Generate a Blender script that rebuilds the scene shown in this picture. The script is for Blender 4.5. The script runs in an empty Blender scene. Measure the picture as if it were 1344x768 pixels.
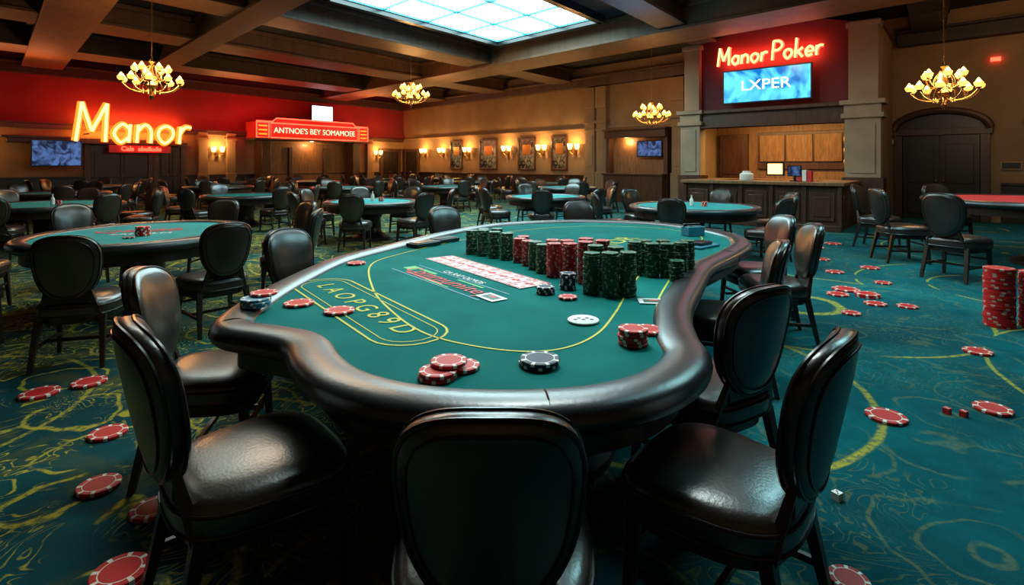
import bpy, math, random
from mathutils import Vector, Matrix
random.seed(7)
S=bpy.context.scene
COL=S.collection
# ---------------------------------------------------------------- materials
def newmat(name):
    m=bpy.data.materials.new(name); m.use_nodes=True
    nt=m.node_tree; b=nt.nodes.get('Principled BSDF'); return m,nt,b
def mat(name,col,rough=.5,metal=0,emit=None,es=0,col2=None,nscale=8,bump=0,bscale=60,spec=None):
    m,nt,b=newmat(name)
    b.inputs['Base Color'].default_value=(*col,1); b.inputs['Roughness'].default_value=rough
    b.inputs['Metallic'].default_value=metal
    if spec is not None: b.inputs['Specular IOR Level'].default_value=spec
    if emit: 
        b.inputs['Emission Color'].default_value=(*emit,1); b.inputs['Emission Strength'].default_value=es
    tc=nt.nodes.new('ShaderNodeTexCoord')
    if col2:
        n=nt.nodes.new('ShaderNodeTexNoise'); n.inputs['Scale'].default_value=nscale; n.inputs['Detail'].default_value=4
        r=nt.nodes.new('ShaderNodeValToRGB'); r.color_ramp.elements[0].position=.35; r.color_ramp.elements[1].position=.68
        r.color_ramp.elements[0].color=(*col,1); r.color_ramp.elements[1].color=(*col2,1)
        nt.links.new(tc.outputs['Object'],n.inputs['Vector']); nt.links.new(n.outputs['Fac'],r.inputs['Fac']); nt.links.new(r.outputs['Color'],b.inputs['Base Color'])
    if bump:
        n=nt.nodes.new('ShaderNodeTexNoise'); n.inputs['Scale'].default_value=bscale
        bp=nt.nodes.new('ShaderNodeBump'); bp.inputs['Strength'].default_value=bump; bp.inputs['Distance'].default_value=.01
        nt.links.new(tc.outputs['Object'],n.inputs['Vector']); nt.links.new(n.outputs['Fac'],bp.inputs['Height']); nt.links.new(bp.outputs['Normal'],b.inputs['Normal'])
    return m
def wood(name,c1,c2,rough=.4,sc=3):
    m,nt,b=newmat(name); b.inputs['Roughness'].default_value=rough
    tc=nt.nodes.new('ShaderNodeTexCoord'); mp=nt.nodes.new('ShaderNodeMapping'); mp.inputs['Scale'].default_value=(sc*4,sc*4,sc*.5)
    n=nt.nodes.new('ShaderNodeTexNoise'); n.inputs['Scale'].default_value=1.5; n.inputs['Detail'].default_value=6; n.inputs['Distortion'].default_value=1
    r=nt.nodes.new('ShaderNodeValToRGB'); r.color_ramp.elements[0].color=(*c1,1); r.color_ramp.elements[1].color=(*c2,1)
    r.color_ramp.elements[0].position=.3; r.color_ramp.elements[1].position=.7
    for a,c in ((tc.outputs['Object'],mp.inputs['Vector']),(mp.outputs['Vector'],n.inputs['Vector']),(n.outputs['Fac'],r.inputs['Fac']),(r.outputs['Color'],b.inputs['Base Color'])): nt.links.new(a,c)
    return m
LEATHER=mat('black_leather',(.018,.012,.010),.30,bump=.08,bscale=90,col2=(.028,.019,.015),nscale=4,spec=.9)
PIPING=mat('leather_piping',(.010,.007,.006),.28,bump=.05)
RAIL=mat('rail_leather',(.013,.013,.015),.33,bump=.08,bscale=50,col2=(.020,.020,.023),nscale=6,spec=.75)
DWOOD=wood('dark_wood',(.010,.006,.004),(.026,.014,.008),.35)
MWOOD=wood('mahogany',(.032,.012,.006),(.08,.032,.015),.4)
LWOOD=wood('warm_wood',(.11,.05,.018),(.24,.12,.045),.5)
FELT=mat('green_felt',(.0,.115,.108),.9,col2=(.003,.15,.138),nscale=3,bump=.15,bscale=400,spec=.1)
FELTC=mat('cyan_felt',(.015,.22,.22),.85,col2=(.03,.28,.28),nscale=3,bump=.1,bscale=300,spec=.2)
FELTR=mat('red_felt',(.5,.03,.035),.85,col2=(.62,.06,.06),nscale=3,bump=.1,bscale=300,spec=.2)
YEL=mat('yellow_print',(.48,.47,.05),.7,bump=.05)
WHITE=mat('white_print',(.7,.7,.67),.6,bump=.02)
REDP=mat('red_print',(.55,.02,.025),.6,bump=.02)
GREENP=mat('green_print',(.05,.4,.12),.6,bump=.02)
CH_R=mat('chip_red',(.52,.013,.012),.55,bump=.05,spec=.3)
CH_DR=mat('chip_dark_red',(.38,.014,.014),.5,bump=.05,spec=.3)
CH_G=mat('chip_green',(.006,.065,.034),.5,bump=.05,spec=.3)
CH_K=mat('chip_black',(.015,.015,.045),.55,bump=.05,spec=.3)
CH_B=mat('chip_teal',(.02,.2,.3),.5,bump=.05)
CH_W=mat('chip_white',(.75,.7,.6),.5,bump=.05)
CH_Y=mat('chip_sage',(.14,.25,.12),.5,bump=.05)
CH_P=mat('chip_pale_red',(.5,.3,.25),.5,bump=.05)
BRASS=mat('aged_brass',(.35,.2,.07),.35,1,bump=.1)
BULB=mat('candle_bulb',(1,.6,.2),.4,emit=(1,.48,.1),es=9,bump=.01)
GLASSW=mat('amber_glass',(.9,.5,.15),.3,emit=(1,.42,.07),es=2.6,bump=.01)
SHADE=mat('sconce_shade',(1,.6,.25),.5,emit=(1,.48,.12),es=7,bump=.01)
BEIGE=mat('beige_plaster',(.215,.13,.062),.85,col2=(.275,.17,.085),nscale=1.2,bump=.2,bscale=20)
STONE=mat('cream_column',(.25,.195,.13),.7,col2=(.31,.245,.165),nscale=2,bump=.1,bscale=15)
REDW=mat('red_wall_paint',(.14,.005,.014),.7,col2=(.19,.008,.018),nscale=1,bump=.1,bscale=20)
REDA=mat('maroon_paint',(.08,.006,.012),.7,col2=(.11,.009,.017),nscale=1,bump=.1,bscale=20)
CEIL=mat('ceiling_dark',(.009,.009,.011),.8,col2=(.018,.016,.016),nscale=.6,bump=.1,bscale=10)
BEAM=wood('beam_wood',(.04,.020,.010),(.085,.045,.022),.55,.5)
BEAMT=wood('beam_tan_lit',(.09,.046,.022),(.16,.085,.04),.55,.5)  # lighter copy of BEAM, bright light on the beam put into its colour
BEAMD=wood('beam_dark',(.012,.009,.008),(.028,.019,.014),.6,.5)
BLACK=mat('black_plastic',(.01,.01,.012),.3,bump=.02)
NEONY=mat('neon_yellow',(1,.7,.2),.4,emit=(1,.5,.13),es=4.5,bump=.01)
NEONR=mat('neon_red',(1,.1,.03),.4,emit=(1,.045,.02),es=6,bump=.01)
NEONO=mat('neon_orange',(1,.3,.05),.4,emit=(1,.15,.015),es=3,bump=.01)
SIGNR=mat('sign_red',(.3,.01,.01),.4,emit=(.5,.01,.005),es=.35,bump=.02)
SCRW=mat('screen_white',(.8,.9,1),.3,emit=(.75,.9,1),es=2.5,bump=.01)
SIGNT=mat('sign_letters',(1,.6,.4),.3,emit=(1,.45,.3),es=2.2,bump=.01)
DLIGHT=mat('downlight_lens',(1,.9,.7),.3,emit=(1,.75,.4),es=25,bump=.01)
SKYL=mat('skylight_glass',(.6,.95,1),.3,emit=(.62,.96,1),es=13,bump=.01)
TEALM=mat('skylight_mullion',(.02,.22,.26),.5,bump=.02)
def screenmat(name,c1,c2,es,sc):
    m,nt,b=newmat(name); tc=nt.nodes.new('ShaderNodeTexCoord'); n=nt.nodes.new('ShaderNodeTexNoise'); n.inputs['Scale'].default_value=sc; n.inputs['Distortion'].default_value=1.5
    r=nt.nodes.new('ShaderNodeValToRGB'); r.color_ramp.elements[0].color=(*c1,1); r.color_ramp.elements[1].color=(*c2,1); r.color_ramp.elements[0].position=.4; r.color_ramp.elements[1].position=.62
    nt.links.new(tc.outputs['Object'],n.inputs['Vector']); nt.links.new(n.outputs['Fac'],r.inputs['Fac']); nt.links.new(r.outputs['Color'],b.inputs['Emission Color'])
    b.inputs['Emission Strength'].default_value=es; b.inputs['Base Color'].default_value=(.01,.01,.01,1); b.inputs['Roughness'].default_value=.2
    return m
SCRB=screenmat('screen_blue',(.0,.12,.4),(.10,.62,.95),1.7,1.2)
SCRD=screenmat('screen_dim',(.008,.015,.05),(.10,.2,.5),.8,2.5)
ART=screenmat('picture_art_glow',(.01,.008,.006),(.5,.32,.12),.35,3)  # pictures given a faint glow of their own
def carpet():
    m,nt,b=newmat('patterned_carpet'); N=nt.nodes.new; L=nt.links.new
    b.inputs['Roughness'].default_value=.95; b.inputs['Specular IOR Level'].default_value=.1
    tc=N('ShaderNodeTexCoord'); P=tc.outputs['Object']
    def math_(op,a,bv=None,c=None):
        n=N('ShaderNodeMath'); n.operation=op
        for i,v in enumerate((a,bv,c)):
            if v is None: continue
            if hasattr(v,'is_linked') : L(v,n.inputs[i])
            else: n.inputs[i].default_value=v
        return n.outputs[0]
    def noise(sc,det=3,dist=0,src=None):
        n=N('ShaderNodeTexNoise'); n.inputs['Scale'].default_value=sc; n.inputs['Detail'].default_value=det; n.inputs['Distortion'].default_value=dist; L(src or P,n.inputs['Vector']); return n
    def mr(v,a,b2,c=0,d=1):
        n=N('ShaderNodeMapRange'); n.inputs[1].default_value=a;n.inputs[2].default_value=b2;n.inputs[3].default_value=c;n.inputs[4].default_value=d; L(v,n.inputs[0]); return n.outputs[0]
    def mix(f,a,c):
        n=N('ShaderNodeMix'); n.data_type='RGBA'
        if hasattr(f,'is_linked'): L(f,n.inputs[0])
        else: n.inputs[0].default_value=f
        for s,v in ((n.inputs[6],a),(n.inputs[7],c)):
            if hasattr(v,'is_linked'): L(v,s)
            else: s.default_value=(*v,1)
        return n.outputs[2]
    def warp(sc,amt):
        nd=noise(sc,2); add=N('ShaderNodeMixRGB'); add.blend_type='LINEAR_LIGHT'; add.inputs[0].default_value=amt; L(P,add.inputs[1]); L(nd.outputs['Color'],add.inputs[2]); return add.outputs[0]
    sx=N('ShaderNodeSeparateXYZ'); L(P,sx.inputs[0])
    def rings(scale,freq,amt,lo,hi):
        vo=N('ShaderNodeTexVoronoi'); vo.inputs['Scale'].default_value=scale; L(warp(.8,amt),vo.inputs['Vector'])
        return mr(math_('PINGPONG',math_('MULTIPLY',vo.outputs['Distance'],freq),.5),lo,hi)
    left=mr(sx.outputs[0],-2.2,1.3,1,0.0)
    r1=math_('MULTIPLY',rings(.36,3.6,.06,.474,.488),mr(noise(1.6,2).outputs['Fac'],.43,.49))
    w=warp(1.9,.22)
    vo2=N('ShaderNodeTexVoronoi'); vo2.inputs['Scale'].default_value=1.6; L(w,vo2.inputs['Vector'])
    r2=mr(math_('PINGPONG',math_('MULTIPLY',vo2.outputs['Distance'],3.6),.5),.41,.46)
    r2=math_('MULTIPLY',r2,mr(noise(2.0,3).outputs['Fac'],.44,.5))
    sw=noise(1.6,2,2.4).outputs['Fac']
    r3=mr(math_('PINGPONG',math_('MULTIPLY',sw,15),.5),.38,.44)
    r3=math_('MULTIPLY',r3,mr(noise(1.1,4).outputs['Fac'],.45,.51))
    den=math_('ADD',math_('MULTIPLY',left,.85),.15)
    fineg=mr(noise(30,3).outputs['Fac'],.38,.55,.3,1)
    mask=math_('ADD',math_('MULTIPLY',r1,.8),math_('MULTIPLY',math_('MAXIMUM',r2,r3),den))
    mask=math_('MINIMUM',math_('MULTIPLY',mask,fineg),.95)
    blot=mr(noise(.7,6,.6).outputs['Fac'],.33,.68)
    fine=mr(noise(9,5,.5).outputs['Fac'],.3,.7)
    base=mix(blot,(.0,.050,.062),(.0,.135,.15))
    base=mix(math_('MULTIPLY',fine,.4),base,(.0,.036,.047))
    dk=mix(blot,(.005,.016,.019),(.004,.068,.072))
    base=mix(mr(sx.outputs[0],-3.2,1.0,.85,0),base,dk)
    olive=mr(noise(1.7,6,1.2).outputs['Fac'],.49,.6)
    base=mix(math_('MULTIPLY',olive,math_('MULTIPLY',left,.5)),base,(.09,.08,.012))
    col=mix(mask,base,(.42,.35,.035))
    L(col,b.inputs['Base Color'])
    bp=N('ShaderNodeBump'); bp.inputs['Strength'].default_value=.4; bp.inputs['Distance'].default_value=.01; L(noise(220,2).outputs['Fac'],bp.inputs['Height']); L(bp.outputs[0],b.inputs['Normal'])
    return m
CARPET=carpet()
# ---------------------------------------------------------------- mesh builder
class MB:
    def __init__(s): s.v=[];s.f=[];s.m=[];s.M=None
    def add(s,vs,fs,mi=0):
        o=len(s.v)
        for p in vs:
            p=Vector(p); 
            if s.M: p=s.M@p
            s.v.append(p)
        for k,f in enumerate(fs):
            s.f.append([o+i for i in f]); s.m.append(mi if isinstance(mi,int) else mi[k])
    def box(s,c,d,mi=0,rz=0,taper=1):
        x,y,z=[q/2 for q in d]; R=Matrix.Rotation(rz,3,'Z'); c=Vector(c)
        vs=[c+R@Vector(p) for p in ((-x*taper,-y*taper,-z),(x*taper,-y*taper,-z),(x*taper,y*taper,-z),(-x*taper,y*taper,-z),(-x,-y,z),(x,-y,z),(x,y,z),(-x,y,z))]
        s.add(vs,[(0,3,2,1),(4,5,6,7),(0,1,5,4),(1,2,6,5),(2,3,7,6),(3,0,4,7)],mi)
    def loft(s,rings,mi=0,cap=True,closed=True):
        n=len(rings[0]); vs=[p for r in rings for p in r]; fs=[]
        for i in range(len(rings)-1):
            for j in range(n if closed else n-1):
                k=(j+1)%n; fs.append((i*n+j,i*n+k,(i+1)*n+k,(i+1)*n+j))
        if cap: fs.append(tuple(range(n-1,-1,-1))); fs.append(tuple((len(rings)-1)*n+j for j in range(n)))
        s.add(vs,fs,mi)
    def lathe(s,prof,c=(0,0,0),seg=24,mi=0,cap=True):
        c=Vector(c); s.loft([[c+Vector((max(r,1e-4)*math.cos(2*math.pi*j/seg),max(r,1e-4)*math.sin(2*math.pi*j/seg),z)) for j in range(seg)] for r,z in prof],mi,cap)
    def tube(s,path,r,seg=8,mi=0,closed=False,flat=None):
        P=[Vector(p) for p in path]; n=len(P); rings=[]; up=None
        for i in range(n):
            a=P[(i-1)%n] if (closed or i>0) else P[i]; b=P[(i+1)%n] if (closed or i<n-1) else P[i]
            t=(b-a).normalized()
            if up is None:
                up=Vector((0,0,1)) if abs(t.z)<.9 else Vector((0,1,0))
            up=(up-t*up.dot(t)).normalized(); sd=t.cross(up)
            rr=r[i] if isinstance(r,(list,tuple)) else r
            rings.append([P[i]+sd*rr*math.cos(2*math.pi*j/seg)+up*rr*(flat or 1)*math.sin(2*math.pi*j/seg) for j in range(seg)])
        if closed: rings.append(rings[0]); s.loft(rings,mi,cap=False)
        else: s.loft(rings,mi)
    def obj(s,name,mats,M=None,parent=None,bevel=0,angle=40,smooth=True):
        me=bpy.data.meshes.new(name); me.from_pydata([tuple(p) for p in s.v],[],s.f)
        for m in mats: me.materials.append(m)
        me.polygons.foreach_set('material_index',s.m); 
        if smooth: me.shade_smooth(); me.set_sharp_from_angle(angle=math.radians(angle))
        me.update(); o=bpy.data.objects.new(name,me); COL.objects.link(o)
        if parent: o.parent=parent
        if M is not None: o.matrix_local=M
        if bevel:
            b=o.modifiers.new('bevel','BEVEL'); b.width=bevel; b.segments=2; b.limit_method='ANGLE'
        return o
def empty(name,M):
    o=bpy.data.objects.new(name,None); o.empty_display_size=.2; COL.objects.link(o); o.matrix_world=M; return o
def inst(src,M,name=None):
    o=bpy.data.objects.new(name or src.name.split('.')[0],src.data); COL.objects.link(o); o.matrix_world=M
    return o
def T(x,y,z=0,rz=0,sc=1): return Matrix.Translation((x,y,z))@Matrix.Rotation(rz,4,'Z')@Matrix.Scale(sc,4)
def text(s,size,m,parent,loc,rot=(math.pi/2,0,0),ext=.01,name='lettering',sx=1,bevel=0):
    c=bpy.data.curves.new(name,'FONT'); c.body=s; c.size=size; c.extrude=ext; c.align_x='CENTER'; c.align_y='CENTER'; c.bevel_depth=bevel
    c.materials.append(m); o=bpy.data.objects.new(name,c); COL.objects.link(o); o.parent=parent; o.location=loc; o.rotation_euler=rot; o.scale=(sx,1,1); return o
def catmull(P,n=6,closed=False):
    P=[Vector(p) for p in P]; N=len(P); out=[]
    for i in range(N if closed else N-1):
        if closed: a,b,c,d=P[(i-1)%N],P[i],P[(i+1)%N],P[(i+2)%N]
        else: a,b,c,d=P[max(i-1,0)],P[i],P[i+1],P[min(i+2,N-1)]
        for k in range(n):
            t=k/n; out.append(.5*((2*b)+(c-a)*t+(2*a-5*b+4*c-d)*t*t+(3*b-a-3*c+d)*t**3))
    if not closed: out.append(P[-1])
    return out
# ---------------------------------------------------------------- camera
F=700.0; H=1.55
cam=bpy.data.cameras.new('camera'); co=bpy.data.objects.new('camera',cam); COL.objects.link(co)
cam.sensor_width=36; cam.lens=F/1344*36; cam.shift_y=-(384-215)/1344
co.location=(0,0,H); co.rotation_euler=(math.pi/2,0,0); cam.clip_end=200; cam.clip_start=.05
S.camera=co
S.view_settings.view_transform='Standard'; S.view_settings.look='None'
# ---------------------------------------------------------------- room shell
C=Vector((-6.9,34)); u=Vector((.702,-.713)).normalized(); v=Vector((.6195,.785)).normalized()
aL=math.atan2(v.y,v.x); aR=math.atan2(u.y,u.x)
A=C-v*18.73
Lc=C-v*28; Rc=C+u*36
poly=[C,Rc,Vector((Rc.x,-4)),Vector((Lc.x,-4)),Lc]
def inside(p):
    c=False; n=len(poly)
    for i in range(n):
        a,b=poly[i],poly[(i+1)%n]
        if (a.y>p.y)!=(b.y>p.y) and p.x<(b.x-a.x)*(p.y-a.y)/(b.y-a.y)+a.x: c=not c
    return c
CZ=5.8
def slab(name,z0,z1,m):
    b=MB(); n=len(poly); b.add([(p.x,p.y,z0) for p in poly]+[(p.x,p.y,z1) for p in poly],[tuple(range(n)),tuple(range(2*n-1,n-1,-1))]+[(i,(i+1)%n,n+(i+1)%n,n+i) for i in range(n)],0)
    return b.obj(name,[m],smooth=False)
slab('floor',-.15,0,CARPET); slab('ceiling',CZ,CZ+.15,CEIL)
ML=Matrix.Translation((A.x,A.y,0))@Matrix.Rotation(aL,4,'Z')
MR=Matrix.Translation((C.x,C.y,0))@Matrix.Rotation(aR,4,'Z')
def wallbox(name,M,x0,x1,zs,y0=0,th=.2):
    for k,(z0,z1,m) in enumerate(zs):
        b=MB(); b.box(((x0+x1)/2,y0+th/2,(z0+z1)/2),(x1-x0,th,z1-z0)); b.obj(name if k==0 else 'trim_'+name+str(k),[m],M)
wallbox('wall_left',ML,-9.27,18.73,[(0,3.0,BEIGE)]); wallbox('wall_left_upper',ML,-9.27,18.73,[(3.0,CZ,REDW)])
wallbox('wall_right',MR,0,36,[(0,CZ,BEIGE)])
def wall2(name,a,b_,m):
    d=b_-a; M=Matrix.Translation((a.x,a.y,0))@Matrix.Rotation(math.atan2(d.y,d.x),4,'Z'); wallbox(name,M,0,d.length,[(0,CZ,m)],y0=-.0)
wall2('wall_side_right',poly[1],poly[2],BEIGE); wall2('wall_rear',poly[2],poly[3],BEIGE); wall2('wall_side_left',poly[3],poly[4],REDW)
def trim(name,M,x0,x1,z0,z1,d,m):
    b=MB(); b.box(((x0+x1)/2,-d/2,(z0+z1)/2-.02),(x1-x0,d,z1-z0-.04)); b.box(((x0+x1)/2,-d*.75,z1-.03),(x1-x0,d*1.5,.06)); b.obj(name,[m],M,bevel=.01)
trim('trim_1',ML,-9.2,18.6,2.9,3.12,.12,MWOOD)
trim('trim_2',ML,-9.2,18.6,4.9,5.3,.35,BEAMD)
def wains(name,M,x0,x1):
    b=MB(); b.box(((x0+x1)/2,-.03,.5),(x1-x0,.06,1.0)); b.box(((x0+x1)/2,-.06,1.02),(x1-x0,.12,.07)); b.box(((x0+x1)/2,-.05,.08),(x1-x0,.1,.16))
    n=int((x1-x0)/.9)
    for i in range(n):
        cx=x0+(i+.5)*(x1-x0)/n; b.box((cx,-.07,.55),((x1-x0)/n-.2,.03,.6))
    b.obj(name,[DWOOD],M,bevel=.008)
wains('baseboard_left',ML,-9.2,18.6)
wains('baseboard_right',MR,0.1,19.3); wains('baseboard_right_end',MR,28.1,35.5)
trim('trim_3',MR,.1,19.8,4.9,5.3,.35,BEAM); trim('trim_4',MR,25.9,35.5,4.9,5.3,.35,BEAMD)
trim('trim_5',MR,.1,19.5,3.0,3.12,.08,BEIGE); trim('trim_6',MR,28.5,35.5,2.6,2.72,.08,BEIGE)
for i,s_ in enumerate((6.75,8.0,16.0)):
    b=MB(); b.box((0,-.11,1.5),(.4,.2,3.0)); b.box((0,-.14,2.7),(.5,.26,.12)); b.box((0,-.13,.55),(.48,.24,1.1)); b.obj('trim_pilaster_%d'%(i+1),[BEIGE],ML@T(s_,0,0),bevel=.012)
def beam(name,dirn,start,width,z0,m):
    p=start+dirn*.3; 
    L=0
    while inside(p+dirn*(L+.3)) and L<60: L+=.25
    b=MB(); b.box((L/2,0,(z0+.03+CZ-.01)/2),(L,width,CZ-z0-.04)); b.box((L/2,0,z0+.04),(L-.02,width+.16,.08)); b.box((L/2,0,CZ-.08),(L-.02,width+.3,.12))
    b.obj(name,[m],Matrix.Translation((p.x,p.y,0))@Matrix.Rotation(math.atan2(dirn.y,dirn.x),4,'Z'),bevel=.01)
for i,(a,w,m) in enumerate(((5.2,1.4,BEAMT),(14.4,.6,BEAMD),(17.6,1.0,BEAMT),(24,.7,BEAMD))): beam('trim_beam_%d'%(i+1),u,C-v*a,w,5.10+.013*i,m)
for i,(bb,w,m) in enumerate(((4,1.4,BEAM),(9,1.2,BEAM),(13.4,1.0,BEAM),(21.2,.6,BEAMD),(26.6,.6,BEAMD),(31,.6,BEAMD))):
    L0=C+u*bb
    if bb==21.2: L0=L0-v*3.2
    beam('trim_cross_beam_%d'%(i+1),-v,L0,w,5.16+.011*i,m)
def ab(a,b): return C-v*a+u*b
# skylight
b=MB()
V0=ab(6.6,14.95); SW=4.1; SL=6.4
MS=Matrix.Translation((V0.x,V0.y,CZ))@Matrix(((u.x,-v.x,0,0),(u.y,-v.y,0,0),(0,0,1,0),(0,0,0,1)))
b.box((SW/2,SL/2,-.03),(SW,SL,.04),0)
for i in range(4): b.box((i*SW/3,SL/2,-.07),(.05,SL,.08),1)
for i in range(5): b.box((SW/2,i*SL/4,-.07),(SW,.045,.08),1)
for (c,d) in (((SW/2,-.12,-.12),(SW+.3,.2,.22)),((SW/2,SL+.12,-.12),(SW+.3,.2,.22)),((-.12,SL/2,-.12),(.2,SL+.4,.22)),((SW+.12,SL/2,-.12),(.2,SL+.4,.22))): b.box(c,d,2)
b.obj('window_1',[SKYL,TEALM,BLACK],None,smooth=False).data.transform(MS)
# downlights
dl=MB()
for a,bb in ((3,6.4),(3,11.5),(3,17),(3.6,23),(8.3,6.5),(10,7),(10,11.2),(12,11.8),(7.2,22.5),(9.5,22.5),(12,22.3),(11,24.5),(15.8,11),(15.8,17),(15.8,22),(20,12),(5,28),(9,29),(12,28.3),(20,6),(12.6,2.2)):
    p=ab(a,bb)
    if inside(p): dl.lathe([(.09,CZ-.02),(.09,CZ-.035)],(p.x,p.y,0),14,0); dl.lathe([(.13,CZ),(.13,CZ-.02),(.09,CZ-.02)],(p.x,p.y,0),14,1)
dl.obj('recessed_downlights',[DLIGHT,BLACK])
# ---------------------------------------------------------------- chair
def make_chair():
    b=MB()
    def sring(sc,z,n=36):
        r=[]
        for j in range(n):
            t=2*math.pi*j/n; c,s_=math.cos(t),math.sin(t); e=.6
            x=.275*abs(c)**e*(1 if c>0 else -1); y=.27*abs(s_)**e*(1 if s_>0 else -1)
            x*=1+.10*(y/.25)
            r.append(Vector((x*sc,y*sc+.01,z)))
        return r
    b.loft([sring(.9,.385),sring(.985,.39),sring(1.0,.41),sring(1.005,.45),sring(.99,.475),sring(.95,.494),sring(.86,.508),sring(.65,.519),sring(.35,.525),sring(.1,.526)],0)
    b.tube([p for p in sring(1.008,.465)],.006,6,1,closed=True)
    b.tube([p for p in sring(1.0,.40)],.006,6,1,closed=True)
    b.loft([sring(.86,.335),sring(.88,.39)],2)
    n=48; z0,z1=.52,1.02
    def pt(sc,dy,j):
        t=2*math.pi*j/n; c,s_=math.cos(t),math.sin(t)
        x=abs(c)**.74*(1 if c>0 else -1); z=abs(s_)**.64*(1 if s_>0 else -1)
        w=.185+.052*(z+1)/2
        if z<0: w*=1-.20*z*z
        X=x*w*sc; Z=(z0+z1)/2+z*(z1-z0)/2*sc
        Y=-.255-(Z-.5)*.20+1.1*X*X+dy
        return Vector((X,Y,Z))
    R=lambda sc,dy:[pt(sc,dy,j) for j in range(n)]
    b.loft([R(.05,-.044),R(.5,-.043),R(.85,-.037),R(.95,-.028),R(.99,-.016),R(1.0,0),R(.99,.018),R(.95,.034),R(.85,.048),R(.5,.064),R(.05,.068)],0)
    b.tube(R(.985,.024),.0065,6,1,closed=True); b.tube(R(.985,-.022),.0065,6,1,closed=True)
    b.tube(R(.86,-.038),.004,6,1,closed=True)
    def leg(p0,p1,w0,w1):
        r=[]
        for k in range(5):
            t=k/4; c=Vector(p0).lerp(Vector(p1),t); w=w0+(w1-w0)*t
            r.append([c+Vector((sx*w,sy*w,0)) for sx,sy in ((-1,-1),(1,-1),(1,1),(-1,1))])
        b.loft(r,2)
    for sx in (-1,1):
        leg((sx*.24,.23,0),(sx*.22,.20,.40),.013,.022)
        leg((sx*.225,-.285,0),(sx*.20,-.2,.40),.014,.022)
        leg((sx*.19,-.2,.36),(sx*.13,-.262,.62),.022,.012)
        b.box((sx*.222,-.03,.17),(.018,.44,.025),2)
    b.box((0,-.03,.17),(.43,.02,.025),2); b.box((0,.215,.25),(.44,.018,.022),2)
    b.box((0,-.245,.53),(.28,.03,.05),2)
    return b.obj('poker_chair',[LEATHER,PIPING,DWOOD],angle=50)
chair=make_chair()
first=[True]
def place_chair(x,y,ang,sc=1,isback=False,name='poker_chair'):
    if isback: x+=math.cos(ang)*.3*sc; y+=math.sin(ang)*.3*sc
    M=T(x,y,0,ang-math.pi/2,sc)
    if first[0]: chair.matrix_world=M; first[0]=False
    else: inst(chair,M,name)
D=math.radians
for x,y,a,s in ((-.05,1.19,90,1),(.95,1.63,138,1.02),(1.09,2.36,120,1),(1.84,3.72,160,1),(2.66,4.75,170,1),(2.78,5.5,185,1),
              (-1.16,1.70,42,1.04),(-1.85,2.72,12,1),(-1.83,4.35,-28,1),(-.85,6.65,-50,1),(.95,7.65,-85,1)):
    place_chair(x,y,D(a),s,True)
# ---------------------------------------------------------------- tables
def offset(P,d):
    n=len(P); out=[]
    for i in range(n):
        t=(P[(i+1)%n]-P[(i-1)%n]).normalized(); out.append(P[i]+Vector((-t.y,t.x))*d)
    return out
def area_(P): return sum(P[i].x*P[(i+1)%len(P)].y-P[(i+1)%len(P)].x*P[i].y for i in range(len(P)))/2
def make_table(name,P,z=.78,felt=FELT,rx=.1,rz=.06,peds=((0,0),),seams=(),pr=.28):
    if area_(P)<0: P=P[::-1]
    n=len(P); b=MB(); cen=offset(P,rx); prof=16; rings=[]
    inn=offset(P,rx*1.85)
    for k in range(prof):
        t=2*math.pi*k/prof; c,s_=math.cos(t),math.sin(t)
        q=offset(P,rx-rx*(abs(c)**.8)*(1 if c>0 else -1)); rings.append([Vector((p.x,p.y,z-.035+rz*(abs(s_)**.8)*(1 if s_>0 else -1))) for p in q])
    rings.append(rings[0]); 
    b.loft(rings,0,cap=False)
    b.add([(p.x,p.y,z-.006) for p in inn],[tuple(range(n))],1)
    sk=offset(P,rx*1.2)
    b.loft([[Vector((p.x,p.y,zz)) for p in sk] for zz in (z-.2,z-.06)],2)
    for (px,py) in peds:
        b.lathe([(pr*1.5,0),(pr*1.5,.05),(pr*1.1,.1),(pr*.8,.16),(pr*.75,z-.35),(pr*1.1,z-.22),(pr*1.2,z-.19)],(px,py,0),24,2)
    for sidx in seams:
        i=int(sidx*n)%n; c=cen[i]; t=(P[(i+1)%n]-P[i-1]).normalized(); nn=Vector((-t.y,t.x))
        path=[(c.x+nn.x*rx*1.01*math.cos(q),c.y+nn.y*rx*1.01*math.cos(q),z-.035+(rz+.001)*math.sin(q)) for q in [2*math.pi*j/20 for j in range(20)]]
        b.tube(path,.0035,5,3,closed=True)
    return b.obj(name,[RAIL,felt,DWOOD,PIPING],angle=60)
outl=[(-1.47,2.62),(-1.36,2.43),(-1.13,2.33),(-.97,2.24),(-.84,2.03),(-.67,1.83),(-.459,1.70),(-.258,1.64),(-.073,1.62),(.1,1.625),(.30,1.66),(.50,1.75),(.67,1.9),(.80,2.12),(.84,2.4),(.95,2.8),(1.2,3.35),(1.5,3.95),(1.92,4.5),(2.3,5.1),(2.43,5.75),(2.2,6.55),(1.6,7.08),(.75,7.2),(-.2,6.8),(-.8,5.95),(-1.2,5.0),(-1.47,4.27),(-1.53,3.55),(-1.52,3.0)]
OP=catmull([Vector(p) for p in outl],8,True)
make_table('poker_table',OP,peds=((0,3.0),(.9,5.4)),seams=(.307,.02,.6,.8),pr=.38)
ft=MB(); ZF=.7765
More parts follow.
